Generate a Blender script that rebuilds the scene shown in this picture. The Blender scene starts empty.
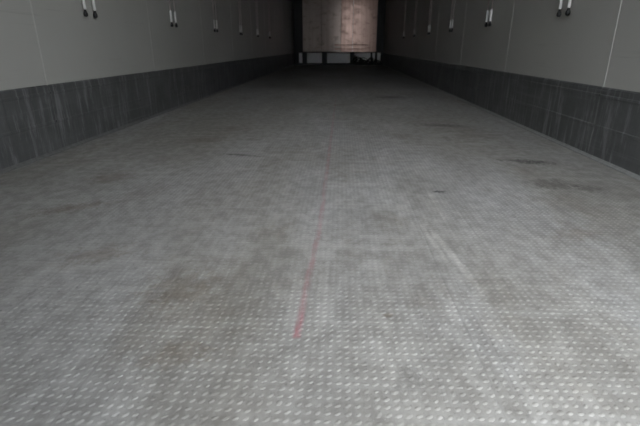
import bpy, bmesh, math, random
import numpy as np
from mathutils import Vector, Matrix
random.seed(7)
rng = np.random.default_rng(7)
scene = bpy.context.scene
C = scene.collection

# ---------------------------------------------------------------- camera, world, exposure
cd = bpy.data.cameras.new('camera')
cam = bpy.data.objects.new('camera', cd)
C.objects.link(cam)
cd.sensor_width = 36.0
cd.lens = 25.26
cd.clip_start = 0.02
cam.location = (0.105, 0.0, 0.4665)
cam.rotation_euler = (math.radians(90 - 20.285), 0, math.radians(2.64))
cd.dof.use_dof = True
cd.dof.focus_distance = 1.10
cd.dof.aperture_fstop = 8.0
scene.camera = cam

world = bpy.data.worlds.new('overcast_sky')
scene.world = world
world.use_nodes = True
bg = world.node_tree.nodes['Background']
bg.inputs['Color'].default_value = (0.915, 0.96, 1.0, 1)
bg.inputs['Strength'].default_value = 5.7

vs = scene.view_settings
vs.view_transform = 'Standard'
vs.look = 'None'
vs.gamma = 1.0
vs.use_curve_mapping = False
vs.exposure = 0.0

# ---------------------------------------------------------------- dimensions (metres)
HW = 1.23            # half the inner width
Y0, YD = -0.16, -0.05  # rear edge of the body, inner face of the closed door leaf
YB = 12.957          # front face of the bulkhead
YE = 13.30           # front wall
HT = 2.60            # roof height
PITCH = 1.2546       # spacing of wall panels and rods
SEAM0 = 2.065
KH = 0.305           # kick plate height

# ---------------------------------------------------------------- helpers
def link(name, me, mat=None, parent=None):
    o = bpy.data.objects.new(name, me)
    C.objects.link(o)
    if mat is not None and len(me.materials) == 0:
        me.materials.append(mat)
    if parent is not None:
        o.parent = parent
    return o

def bm_obj(name, bm, mat=None, parent=None, smooth=False):
    bmesh.ops.recalc_face_normals(bm, faces=bm.faces)
    me = bpy.data.meshes.new(name)
    bm.to_mesh(me); bm.free()
    if smooth:
        for p in me.polygons: p.use_smooth = True
    return link(name, me, mat, parent)

def add_box(bm, x0, x1, y0, y1, z0, z1, bev=0.0):
    v = [bm.verts.new((x, y, z)) for x in (x0, x1) for y in (y0, y1) for z in (z0, z1)]
    fs = [bm.faces.new([v[i] for i in q]) for q in
          ((0, 1, 3, 2), (4, 6, 7, 5), (0, 4, 5, 1), (2, 3, 7, 6), (0, 2, 6, 4), (1, 5, 7, 3))]
    if bev > 0:
        es = list({e for f in fs for e in f.edges})
        bmesh.ops.bevel(bm, geom=es, offset=bev, segments=1, affect='EDGES')

def box(name, x0, x1, y0, y1, z0, z1, mat, parent=None, bev=0.0):
    bm = bmesh.new(); add_box(bm, x0, x1, y0, y1, z0, z1, bev)
    return bm_obj(name, bm, mat, parent)

def struct(o, label=None, cat=None):
    o['kind'] = 'structure'
    if label: o['label'] = label
    if cat: o['category'] = cat
    return o

def tag(o, label, cat, group=None):
    o['label'] = label; o['category'] = cat
    if group: o['group'] = group
    return o

def empty(name, loc=(0, 0, 0)):
    o = bpy.data.objects.new(name, None); C.objects.link(o); o.location = loc
    o.empty_display_size = 0.1
    return o

def lathe(bm, prof, n=14, c=(0, 0, 0)):
    """prof: list of (r, z) swept about the vertical axis through c"""
    rings = []
    for r, z in prof:
        rings.append([bm.verts.new((c[0] + r*math.cos(2*math.pi*i/n), c[1] + r*math.sin(2*math.pi*i/n), c[2] + z)) for i in range(n)])
    for a, b in zip(rings[:-1], rings[1:]):
        for i in range(n):
            bm.faces.new((a[i], a[(i+1) % n], b[(i+1) % n], b[i]))
    bm.faces.new(list(reversed(rings[0]))); bm.faces.new(rings[-1])

def sweep(bm, pts, hw, hh, closed=True):
    """sweep a flat band (hw wide, hh thick) along pts"""
    n = len(pts); rings = []
    for i, p in enumerate(pts):
        a = pts[(i-1) % n] if closed or i > 0 else pts[i]
        b = pts[(i+1) % n] if closed or i < n-1 else pts[i]
        t = (Vector(b) - Vector(a)).normalized()
        s = t.cross(Vector((0.15, 0.1, 1))).normalized(); u = s.cross(t)
        p = Vector(p)
        rings.append([bm.verts.new(p + s*dx*hw + u*dz*hh) for dx, dz in ((-1, -1), (1, -1), (1, 1), (-1, 1))])
    m = n if closed else n-1
    for i in range(m):
        a, b = rings[i], rings[(i+1) % n]
        for k in range(4):
            bm.faces.new((a[k], a[(k+1) % 4], b[(k+1) % 4], b[k]))
    if not closed:
        bm.faces.new(rings[0]); bm.faces.new(list(reversed(rings[-1])))

# ---------------------------------------------------------------- materials
class NT:
    def __init__(self, name):
        self.m = bpy.data.materials.new(name); self.m.use_nodes = True
        self.t = self.m.node_tree; self.b = self.t.nodes['Principled BSDF']
    def n(self, typ, **kw):
        nd = self.t.nodes.new(typ)
        for k, v in kw.items(): setattr(nd, k, v)
        return nd
    def l(self, a, b): self.t.links.new(a, b)
    def put(self, sock, v):
        if hasattr(v, 'is_linked') or isinstance(v, bpy.types.NodeSocket): self.l(v, sock)
        else: sock.default_value = v
    def math(self, op, a, b=None, clamp=False):
        nd = self.n('ShaderNodeMath', operation=op, use_clamp=clamp)
        self.put(nd.inputs[0], a)
        if b is not None: self.put(nd.inputs[1], b)
        return nd.outputs[0]
    def geo(self):
        return self.n('ShaderNodeNewGeometry').outputs['Position']
    def scaled(self, vec, s, off=(0, 0, 0)):
        mp = self.n('ShaderNodeMapping'); self.l(vec, mp.inputs['Vector'])
        mp.inputs['Scale'].default_value = s; mp.inputs['Location'].default_value = off
        return mp.outputs[0]
    def noise(self, vec, s, scale=1.0, detail=4, rough=0.55, off=(0, 0, 0)):
        nd = self.n('ShaderNodeTexNoise'); self.l(self.scaled(vec, s, off), nd.inputs['Vector'])
        nd.inputs['Scale'].default_value = scale; nd.inputs['Detail'].default_value = detail
        nd.inputs['Roughness'].default_value = rough
        return nd.outputs['Fac']
    def ramp(self, f, a, b, va=0.0, vb=1.0):
        nd = self.n('ShaderNodeMapRange'); nd.clamp = True; nd.interpolation_type = 'SMOOTHSTEP'
        self.l(f, nd.inputs[0])
        for i, v in enumerate((a, b, va, vb)): nd.inputs[i+1].default_value = v
        return nd.outputs[0]
    def mix(self, f, a, b, mode='MIX'):
        nd = self.n('ShaderNodeMix', data_type='RGBA', blend_type=mode)
        self.put(nd.inputs[0], f)
        for s, v in ((nd.inputs[6], a), (nd.inputs[7], b)):
            if isinstance(v, tuple): s.default_value = v if len(v) == 4 else (*v, 1)
            else: self.l(v, s)
        return nd.outputs[2]
    def bump(self, h, strength, dist):
        nd = self.n('ShaderNodeBump'); self.l(h, nd.inputs['Height'])
        nd.inputs['Strength'].default_value = strength; nd.inputs['Distance'].default_value = dist
        self.l(nd.outputs[0], self.b.inputs['Normal'])
    def set(self, **kw):
        for k, v in kw.items():
            s = self.b.inputs[k.replace('_', ' ')]
            if isinstance(v, tuple): s.default_value = v if len(v) == 4 else (*v, 1)
            else: self.put(s, v)
        return self.m

def plain(name, col, rough=0.6, metal=0.0, var=0.12, scale=20):
    t = NT(name); p = t.geo()
    f = t.noise(p, (1, 1, 1), scale)
    c = t.mix(f, tuple(v*(1-var) for v in col), tuple(v*(1+var) for v in col))
    t.set(Base_Color=c, Roughness=rough, Metallic=metal)
    return t.m

def floor_material(name, base, spec_rough, far_bump):
    """worn aluminium tread plate: dust blotches, drag scratches, scuffs and a red chalk line"""
    t = NT(name); p = t.geo()
    big = t.noise(p, (1.6, 0.55, 1), 1.0, 5, 0.6)
    mid = t.noise(p, (9, 3.0, 1), 1.0, 5, 0.65, (3, 1, 0))
    fine = t.noise(p, (30, 20, 1), 1.0, 5, 0.7)
    drag = t.noise(p, (38, 0.5, 1), 1.0, 4, 0.7, (1.7, 4, 0))
    warm = tuple(v*k for v, k in zip(base, (0.90, 0.885, 0.86)))
    cool = tuple(v*k for v, k in zip(base, (1.08, 1.09, 1.12)))
    c = t.mix(t.ramp(big, 0.36, 0.62), warm, cool)
    c = t.mix(t.ramp(mid, 0.38, 0.66), t.mix(1.0, c, (0.88, 0.875, 0.865), 'MULTIPLY'), t.mix(1.0, c, (1.07, 1.07, 1.07), 'MULTIPLY'))
    grit = t.noise(p, (150, 110, 1), 1.0, 2, 0.6, (2, 7, 0))
    c = t.mix(t.ramp(fine, 0.34, 0.66), t.mix(1.0, c, (0.80, 0.795, 0.785), 'MULTIPLY'), t.mix(1.0, c, (1.08, 1.08, 1.08), 'MULTIPLY'))
    c = t.mix(t.ramp(grit, 0.62, 0.70, 0.0, 0.5), c, tuple(v*0.5 for v in base))
    c = t.mix(t.ramp(grit, 0.34, 0.27, 0.0, 0.3), c, tuple(min(v*1.5, 0.85) for v in base))
    # brownish trodden dirt
    dirt = t.math('MULTIPLY', t.ramp(t.noise(p, (3.2, 1.7, 1), 1.0, 6, 0.75, (9, 2, 0)), 0.50, 0.70), 0.5)
    c = t.mix(dirt, c, t.mix(1.0, c, (0.70, 0.65, 0.58), 'MULTIPLY'))
    # pale dust swept into cross streaks
    dust = t.noise(p, (2.2, 14, 1), 1.0, 5, 0.65, (4, 8, 0))
    c = t.mix(t.ramp(dust, 0.52, 0.70, 0.0, 0.35), c, tuple(min(v*1.3, 0.8) for v in base))
    # vignette darkening painted into the colour towards the side walls
    sx = t.n('ShaderNodeSeparateXYZ'); t.l(p, sx.inputs[0])
    edge = t.math('ADD', t.math('ABSOLUTE', t.math('SUBTRACT', sx.outputs[0], 0.18)), t.math('MULTIPLY', t.math('SUBTRACT', mid, 0.5), 0.5))
    c = t.mix(t.ramp(edge, 0.20, 1.05, 0.0, 0.85), c, t.mix(1.0, c, (0.72, 0.72, 0.71), 'MULTIPLY'))
    # long scratches left by dragged pallets
    c = t.mix(t.math('MULTIPLY', t.ramp(drag, 0.63, 0.68), 0.26), c, tuple(v*0.45 for v in base))
    # scuffs with a place of their own: (x, y, half x, half y, angle, strength, tint)
    brk = t.noise(p, (38, 30, 1), 1.0, 5, 0.8, (5, 5, 0))
    dark, brown = (0.30, 0.30, 0.30), (0.66, 0.59, 0.51)
    for (x, y, rx, ry, ang, s, tint) in (
            (0.93, 1.94, 0.13, 0.05, -0.25, 0.95, dark), (0.88, 1.60, 0.10, 0.09, 0.0, 0.55, dark),
            (0.985, 1.55, 0.06, 0.06, 0.0, 0.5, dark), (0.445, 1.49, 0.032, 0.020, 0.3, 0.95, dark),
            (-0.357, 2.015, 0.10, 0.022, -0.2, 0.85, dark), (-0.72, 1.27, 0.14, 0.05, 0.6, 0.7, brown),
            (-0.77, 1.62, 0.10, 0.11, 0.4, 0.6, brown), (-0.22, 0.80, 0.10, 0.09, 0.5, 0.6, brown),
            (-0.15, 0.59, 0.08, 0.04, 0.2, 0.55, brown), (-0.47, 0.95, 0.12, 0.06, 0.5, 0.55, brown),
            (-0.62, 2.35, 0.16, 0.10, 0.2, 0.5, brown), (0.75, 2.9, 0.20, 0.07, -0.2, 0.6, dark),
            (0.60, 4.6, 0.22, 0.16, 0.0, 0.6, dark), (0.20, 0.72, 0.012, 0.008, 0.4, 0.8, brown),
            (0.74, 1.13, 0.10, 0.05, 0.3, 0.5, brown), (0.21, 0.55, 0.05, 0.03, 0.8, 0.35, dark)):
        mp = t.n('ShaderNodeMapping', vector_type='TEXTURE')
        t.l(p, mp.inputs['Vector'])
        mp.inputs['Location'].default_value = (x, y, 0)
        mp.inputs['Rotation'].default_value = (0, 0, ang)
        mp.inputs['Scale'].default_value = (rx, ry, 1)
        ln = t.n('ShaderNodeVectorMath', operation='LENGTH'); t.l(mp.outputs[0], ln.inputs[0])
        d = t.math('ADD', ln.outputs['Value'], t.math('MULTIPLY', t.math('SUBTRACT', brk, 0.5), 3.6))
        m = t.math('MULTIPLY', t.ramp(d, 1.1, 0.1), s)
        c = t.mix(m, c, t.mix(1.0, c, tint, 'MULTIPLY'))
    # pale rub marks
    for (x, y, rx, ry, ang, s) in ((0.375, 0.98, 0.014, 0.26, 0.12, 0.8), (0.345, 1.05, 0.010, 0.22, 0.10, 0.6), (0.41, 1.35, 0.014, 0.2, 0.0, 0.5), (0.165, 1.78, 0.05, 0.10, 0.1, 0.35), (0.02, 0.80, 0.03, 0.12, 0.0, 0.3)):
        mp = t.n('ShaderNodeMapping', vector_type='TEXTURE'); t.l(p, mp.inputs['Vector'])
        mp.inputs['Location'].default_value = (x, y, 0); mp.inputs['Rotation'].default_value = (0, 0, ang); mp.inputs['Scale'].default_value = (rx, ry, 1)
        ln = t.n('ShaderNodeVectorMath', operation='LENGTH'); t.l(mp.outputs[0], ln.inputs[0])
        d = t.math('ADD', ln.outputs['Value'], t.math('MULTIPLY', t.math('SUBTRACT', brk, 0.5), 1.6))
        c = t.mix(t.math('MULTIPLY', t.ramp(d, 1.0, 0.3), s), c, t.mix(1.0, c, (1.35, 1.35, 1.35), 'MULTIPLY'))
    # red marking line down the middle, rubbed away in places
    sp = t.n('ShaderNodeSeparateXYZ'); t.l(p, sp.inputs[0])
    cx = t.ramp(sp.outputs[1], 0.60, 1.25, 0.034, 0.052)
    dx = t.math('ABSOLUTE', t.math('SUBTRACT', sp.outputs[0], cx))
    dx = t.math('ADD', dx, t.math('MULTIPLY', t.math('SUBTRACT', fine, 0.5), 0.010))
    line = t.ramp(dx, 0.0105, 0.002)
    rub = t.ramp(t.noise(p, (60, 9, 1), 1.0, 4, 0.7, (0, 0.9, 0)), 0.36, 0.64, 0.30, 1.0)
    fade = t.math('ADD', t.ramp(sp.outputs[1], 0.80, 0.66, 0.30, 0.66), t.ramp(sp.outputs[1], 6.5, 2.4, -0.30, 0.0))
    start = t.ramp(sp.outputs[1], 0.638, 0.650)
    k = t.math('MULTIPLY', t.math('MULTIPLY', line, rub), t.math('MULTIPLY', fade, start), True)
    c = t.mix(k, c, (0.50, 0.13, 0.17))
    r = t.ramp(mid, 0.3, 0.7, spec_rough-0.07, spec_rough+0.10)
    t.set(Base_Color=c, Roughness=r, Metallic=0.1)
    t.b.inputs['Specular IOR Level'].default_value = 0.3
    if far_bump: t.bump(fine, 0.25, 0.002)
    return t.m

def wall_material(name, base):
    t = NT(name); p = t.geo()
    cloud = t.noise(p, (1, 1.1, 1.3), 1.0, 4, 0.5)
    sc = t.noise(p, (1, 1.3, 60), 1.0, 4, 0.7, (0, 2, 3))
    sm = t.noise(p, (1, 6, 5), 1.0, 5, 0.65)
    c = t.mix(t.ramp(cloud, 0.3, 0.7), tuple(v*0.95 for v in base), tuple(v*1.04 for v in base))
    c = t.mix(t.math('MULTIPLY', t.ramp(sc, 0.63, 0.72), 0.30), c, tuple(v*0.60 for v in base))
    c = t.mix(t.math('MULTIPLY', t.ramp(sm, 0.60, 0.75), 0.25), c, tuple(v*k for v, k in zip(base, (0.78, 0.76, 0.72))))
    t.set(Base_Color=c, Roughness=0.38)
    t.b.inputs['Specular IOR Level'].default_value = 0.4
    t.bump(cloud, 0.08, 0.01)
    return t.m

def kick_material(name, base):
    t = NT(name); p = t.geo()
    vert = t.noise(p, (1, 30, 3.0), 1.0, 6, 0.75)
    hor = t.noise(p, (1, 1.2, 70), 1.0, 4, 0.65, (0, 4, 1))
    sm = t.noise(p, (1, 5, 7), 1.0, 5, 0.6)
    c = t.mix(t.ramp(sm, 0.3, 0.7), tuple(v*0.80 for v in base), tuple(v*1.15 for v in base))
    c = t.mix(t.math('MULTIPLY', t.ramp(vert, 0.50, 0.66), 0.85), c, tuple(v*2.1 for v in base))
    c = t.mix(t.math('MULTIPLY', t.ramp(vert, 0.46, 0.32), 0.5), c, tuple(v*0.6 for v in base))
    c = t.mix(t.math('MULTIPLY', t.ramp(hor, 0.58, 0.70), 0.45), c, tuple(v*1.6 for v in base))
    t.set(Base_Color=c, Roughness=0.45, Metallic=0.3)
    t.bump(sm, 0.06, 0.01)
    return t.m

M_floor = floor_material('aluminium_tread_plate', (0.428, 0.418, 0.405), 0.66, True)
M_stud = floor_material('aluminium_tread_stud', (0.476, 0.466, 0.452), 0.70, False)
M_wall = wall_material('grey_white_laminate', (0.475, 0.468, 0.442))
M_seal = plain('pale_sealant', (0.54, 0.535, 0.51), 0.5)
M_kick = kick_material('scuffed_kick_plate', (0.145, 0.148, 0.150))
M_bead = plain('grey_weld_bead', (0.20, 0.20, 0.20), 0.5, 0.2, 0.45, 40)
M_cove = plain('pale_cove_bead', (0.34, 0.34, 0.335), 0.5, 0.2, 0.3, 40)
M_ceil = plain('white_laminate_roof', (0.60, 0.60, 0.57), 0.5)
M_white = plain('white_painted_rod', (0.76, 0.75, 0.74), 0.35)
M_thin = plain('pinkish_white_rod', (0.46, 0.40, 0.39), 0.4)
M_black = plain('black_rubber', (0.012, 0.012, 0.013), 0.5)
M_darkpost = plain('dark_channel', (0.030, 0.030, 0.034), 0.6)
M_pale = plain('pale_grey_bumper', (0.85, 0.84, 0.86), 0.55)
M_ledge = plain('dark_brown_edge', (0.05, 0.032, 0.03), 0.6)
M_strap = plain('dark_webbing', (0.020, 0.020, 0.020), 0.8)
M_strapg = plain('dull_buckle', (0.25, 0.24, 0.23), 0.45, 0.7)
M_ground = plain('asphalt', (0.11, 0.11, 0.11), 0.9, 0, 0.25, 6)
M_door = plain('door_laminate', (0.50, 0.50, 0.48), 0.5)

def sheet_material(name, lo, hi, tint):
    t = NT(name); p = t.geo()
    br = t.noise(p, (16, 1, 0.5), 1.0, 4, 0.6)
    dent = t.noise(p, (1.5, 1, 12), 1.0, 3, 0.5)
    blot = t.noise(p, (5, 1, 8), 1.0, 5, 0.65)
    c = t.mix(t.ramp(br, 0.3, 0.7), lo, hi)
    c = t.mix(t.math('MULTIPLY', t.ramp(blot, 0.48, 0.72), 0.65), c, tuple(v*0.45 for v in lo))
    t.set(Base_Color=c, Roughness=t.ramp(blot, 0.3, 0.7, 0.10, 0.22), Metallic=0.0)
    t.b.inputs['Specular IOR Level'].default_value = 0.9
    t.b.inputs['Specular Tint'].default_value = (*tint, 1)
    t.bump(t.math('ADD', dent, t.math('MULTIPLY', br, 0.5)), 0.09, 0.01)
    return t.m
M_sheet = sheet_material('grey_brown_sheet', (0.34, 0.30, 0.275), (0.40, 0.355, 0.32), (1.0, 0.80, 0.72))
M_sheetr = sheet_material('warm_reflection_sheet', (0.38, 0.24, 0.21), (0.50, 0.34, 0.29), (1.0, 0.70, 0.60))  # warm reflection on the right-hand sheets, painted in as a reddish base colour

# ---------------------------------------------------------------- setting: floor
def make_floor():
    o = struct(box('floor', -HW-0.03, HW+0.03, Y0, YE, -0.04, 0.0, M_floor))
    # raised lozenges of the tread plate: thousands, a few millimetres each, one joined part
    P, Q = 0.0137, 0.0147
    x = np.arange(-HW+0.022, HW-0.02, P)
    y = np.arange(Y0+0.02, 5.6, Q)
    gx, gy = np.meshgrid(x, y)
    gx, gy = gx.ravel() + rng.normal(0, 0.0003, gx.size), gy.ravel() + rng.normal(0, 0.0003, gx.size)
    n = len(gx)
    L, Wd, Ht = 0.0062, 0.0033, 0.0013
    loc = np.array([(-L, 0, 0), (-L*.45, -Wd, 0), (L*.45, -Wd, 0), (L, 0, 0), (L*.45, Wd, 0), (-L*.45, Wd, 0),
                    (-L*.55, 0, Ht), (L*.55, 0, Ht)])
    ang = math.radians(38) + rng.normal(0, 0.16, n)
    sc = 1 + rng.normal(0, 0.09, n)
    ca, sa = np.cos(ang)*sc, np.sin(ang)*sc
    V = np.empty((n, 8, 3), np.float32)
    V[:, :, 0] = gx[:, None] + loc[None, :, 0]*ca[:, None] - loc[None, :, 1]*sa[:, None]
    V[:, :, 1] = gy[:, None] + loc[None, :, 0]*sa[:, None] + loc[None, :, 1]*ca[:, None]
    V[:, :, 2] = loc[None, :, 2]*(1 - 0.5*rng.random(n)[:, None]*(rng.random(n)[:, None] < 0.3))
    quads = [(1, 2, 7, 6), (4, 5, 6, 7)]
    tris = [(0, 1, 6), (2, 3, 7), (3, 4, 7), (5, 0, 6)]
    flat = [i for q in quads for i in q] + [i for q in tris for i in q]
    loops = (np.arange(n, dtype=np.int32)[:, None]*8 + np.array(flat, np.int32)[None]).ravel()
    sizes = np.tile(np.array([4, 4, 3, 3, 3, 3], np.int32), n)
    starts = np.concatenate(([0], np.cumsum(sizes)[:-1])).astype(np.int32)
    me = bpy.data.meshes.new('tread_studs')
    me.vertices.add(n*8); me.vertices.foreach_set('co', V.ravel())
    me.loops.add(len(loops)); me.loops.foreach_set('vertex_index', loops)
    me.polygons.add(len(sizes)); me.polygons.foreach_set('loop_start', starts)
    me.update(calc_edges=True)
    s = link('tread_studs', me, M_stud, o)
    s['kind'] = 'stuff'
    s['label'] = 'small raised lozenges of the aluminium tread plate'
make_floor()

# ---------------------------------------------------------------- setting: side walls with panels, kick plates, roof
T = 0.07
seams = [SEAM0 + PITCH*k for k in range(-1, 9)]
wedges = [Y0] + seams + [YE]
WX = HW + 0.006      # panel face, a little behind the kick plate face
for side, s in (('left', -1), ('right', 1)):
    a, b = sorted((s*(WX+0.012), s*(WX+T)))
    w = struct(box('wall_'+side, a, b, Y0, YE, -0.04, HT, M_wall))
    for y0, y1 in zip(wedges[:-1], wedges[1:]):
        a, b = sorted((s*WX, s*(WX+0.0125)))
        box('wall_panel', a, b, y0+0.003, y1-0.003, 0.25, HT, M_wall, w, 0.002)
    for y in seams:                      # sealant strip over each joint
        a, b = sorted((s*(WX-0.0013), s*(WX+0.010)))
        box('joint_seal', a, b, y-0.004, y+0.004, 0.25, HT, M_seal, w)
    # kick plate: extruded section with two shallow ribs
    kp = empty('baseboard_'+side); struct(kp)
    prof = [(0.0, 0.0), (0.0, 0.132), (-0.0025, 0.135), (-0.0025, 0.144), (0.0, 0.147), (0.0, 0.262), (-0.0025, 0.265),
            (-0.0025, 0.273), (0.0, 0.276), (0.0, KH-0.006), (0.006, KH), (0.03, KH), (0.03, 0.0)]
    ks = [SEAM0 + PITCH*k for k in range(-1, 9)] if s > 0 else [SEAM0 + 0.93*k for k in range(-2, 12)]
    ke = [Y0] + ks + [YE]
    for y0, y1 in zip(ke[:-1], ke[1:]):
        bm = bmesh.new()
        r0 = [bm.verts.new((s*(HW+px), y0+0.002, pz)) for px, pz in prof]
        r1 = [bm.verts.new((s*(HW+px), y1-0.002, pz)) for px, pz in prof]
        for i in range(len(prof)):
            j = (i+1) % len(prof)
            bm.faces.new((r0[i], r0[j], r1[j], r1[i]))
        bm.faces.new(r0); bm.faces.new(list(reversed(r1)))
        bm_obj('kick_plate', bm, M_kick, kp)
    for y in ks:
        a, b = sorted((s*(HW-0.0008), s*(HW+0.008)))
        box('joint_strip', a, b, y-0.003, y+0.003, 0.012, KH-0.008, M_bead, kp)
    # cove bead where the kick plate meets the floor
    bm = bmesh.new()
    pr = [(0.0, 0.0), (-0.013, 0.0), (-0.012, 0.004), (-0.006, 0.007), (-0.002, 0.012), (0.0, 0.013)]
    r0 = [bm.verts.new((s*(HW+px), Y0, pz)) for px, pz in pr]
    r1 = [bm.verts.new((s*(HW+px), YB-0.02, pz)) for px, pz in pr]
    for i in range(len(pr)):
        j = (i+1) % len(pr); bm.faces.new((r0[i], r0[j], r1[j], r1[i]))
    bm.faces.new(r0); bm.faces.new(list(reversed(r1)))
    struct(bm_obj('trim_1' if s < 0 else 'trim_2', bm, M_bead if s < 0 else M_cove))
struct(box('ceiling', -WX-T, WX+T, Y0, YE+0.08, HT, HT+0.08, M_ceil))
struct(box('wall_front', -WX-T, WX+T, YE, YE+0.08, -0.04, HT, M_darkpost))

# the leaf of the rear doors that is shut, beside the camera, and the yard outside
d = struct(box('door_1', -WX-T, 0.05, YD-0.09, YD, -0.02, HT, M_door))
struct(box('ground', -40, 40, -60, 40, -1.30, -1.22, M_ground))

# ---------------------------------------------------------------- bulkhead at the front of the load space
bh = empty('bulkhead', (0.03, YB, 0))
tag(bh, 'warm-toned metal bulkhead with pale bumper boards at the far end', 'bulkhead')
def bpart(name, x0, x1, y0, y1, z0, z1, mat, bev=0.004):
    return box(name, x0-0.03, x1-0.03, y0, y1, z0, z1, mat, bh, bev)
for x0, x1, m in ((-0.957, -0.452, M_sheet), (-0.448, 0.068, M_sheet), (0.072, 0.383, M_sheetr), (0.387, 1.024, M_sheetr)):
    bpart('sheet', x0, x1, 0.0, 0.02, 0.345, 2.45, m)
bpart('joint_strip', 0.378, 0.392, -0.003, 0.0, 0.345, 2.45, M_seal, 0.001)
for z in (0.40, 0.50):
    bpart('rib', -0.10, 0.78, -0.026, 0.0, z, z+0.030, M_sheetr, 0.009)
bpart('side_channel', -1.195, -0.957, 0.02, 0.12, 0.0, 2.45, M_darkpost)
bpart('side_channel', 1.024, 1.225, 0.02, 0.12, 0.0, 2.45, M_darkpost)
bpart('ledge', -1.07, 1.17, -0.03, 0.03, 0.322, 0.345, M_ledge)
bpart('base_rail', -1.07, 1.17, 0.0, 0.10, 0.02, 0.322, M_darkpost)
for x0, x1 in ((-1.065, -0.975), (-0.85, -0.44), (-0.30, 0.326), (0.44, 0.88), (0.93, 1.00), (1.06, 1.15)):
    bpart('bumper_board', x0, x1, -0.022, 0.0, 0.055, 0.318, M_pale)

# ---------------------------------------------------------------- rods on the side walls
def make_rail():
    t = empty('wall_rail')
    for dy in (-0.049, 0.049):
        bm = bmesh.new(); lathe(bm, [(0.0040, 0.720), (0.0040, 2.42)], 10, (0, dy, 0))
        r = bm_obj('rod', bm, M_thin, t, True)
        bm = bmesh.new(); lathe(bm, [(0.005, 0.648), (0.008, 0.654), (0.008, 0.722), (0.006, 0.728), (0.0045, 0.732)], 12, (0, dy, 0))
        bm_obj('sleeve', bm, M_white, r, True)
        bm = bmesh.new(); lathe(bm, [(0.005, 0.6130), (0.0095, 0.616), (0.0112, 0.623), (0.0105, 0.631), (0.006, 0.640), (0.0045, 0.648)], 14, (0, dy, 0))
        bm_obj('end_knob', bm, M_black, r, True)
    for z in (1.30, 2.40):
        bm = bmesh.new(); add_box(bm, -0.016, 0.006, -0.075, 0.075, z-0.012, z+0.012, 0.003)
        bm_obj('bracket', bm, M_strapg, t)
    return t
proto = make_rail()
ORD = ['nearest', 'second nearest', 'third nearest', 'fourth nearest', 'fifth nearest', 'farthest']
def copy_tree(o, parent=None):
    c = o.copy(); C.objects.link(c)
    if parent is not None: c.parent = parent
    for ch in o.children: copy_tree(ch, c)
    return c
first = True
for s, side in ((-1, 'left'), (1, 'right')):
    for k in range(6):
        o = proto if first else copy_tree(proto)
        first = False
        o.location = (s*(WX-0.016), (2.522 if s < 0 else 2.534) + PITCH*k, 0)
        o.rotation_euler = (0, 0, math.pi if s > 0 else 0)
        o['label'] = '%s pair of slim white rods with black end knobs on the %s wall' % (ORD[k], side)
        o['category'] = 'wall rail'
        o['group'] = 'rod pairs along the side walls'

# ---------------------------------------------------------------- dark straps heaped at the foot of the bulkhead
h = empty('strap_heap', (0.80, 12.62, 0))
tag(h, 'dark tangled heap of straps on the floor before the bulkhead', 'straps')
for i in range(22):
    cx, cy = random.uniform(-0.30, 0.27), random.uniform(-0.10, 0.08)
    R, e = random.uniform(0.09, 0.17), random.uniform(0.45, 0.8)
    tilt, ph = random.uniform(0.2, 1.2), random.uniform(0, 6.28)
    az = random.uniform(0, 6.28); pts = []
    for j in range(22):
        a = 2*math.pi*j/22
        r = R*(1 + 0.22*math.sin(3*a+ph))
        v = Matrix.Rotation(az, 3, 'Z') @ Matrix.Rotation(tilt, 3, 'X') @ Vector((r*math.cos(a), e*r*math.sin(a), 0.02*math.sin(2*a)))
        pts.append(v)
    zm = min(p.z for p in pts)
    pts = [(p.x+cx, p.y*0.8+cy, p.z-zm+0.022) for p in pts]
    bm = bmesh.new(); sweep(bm, pts, 0.026, 0.006)
    bm_obj('strap', bm, M_strap, h)
for x, y in ((-0.12, -0.17), (0.16, -0.15)):
    bm = bmesh.new(); add_box(bm, x-0.035, x+0.035, y-0.025, y+0.025, 0.0, 0.03, 0.006)
    bm_obj('buckle', bm, M_strapg, h)
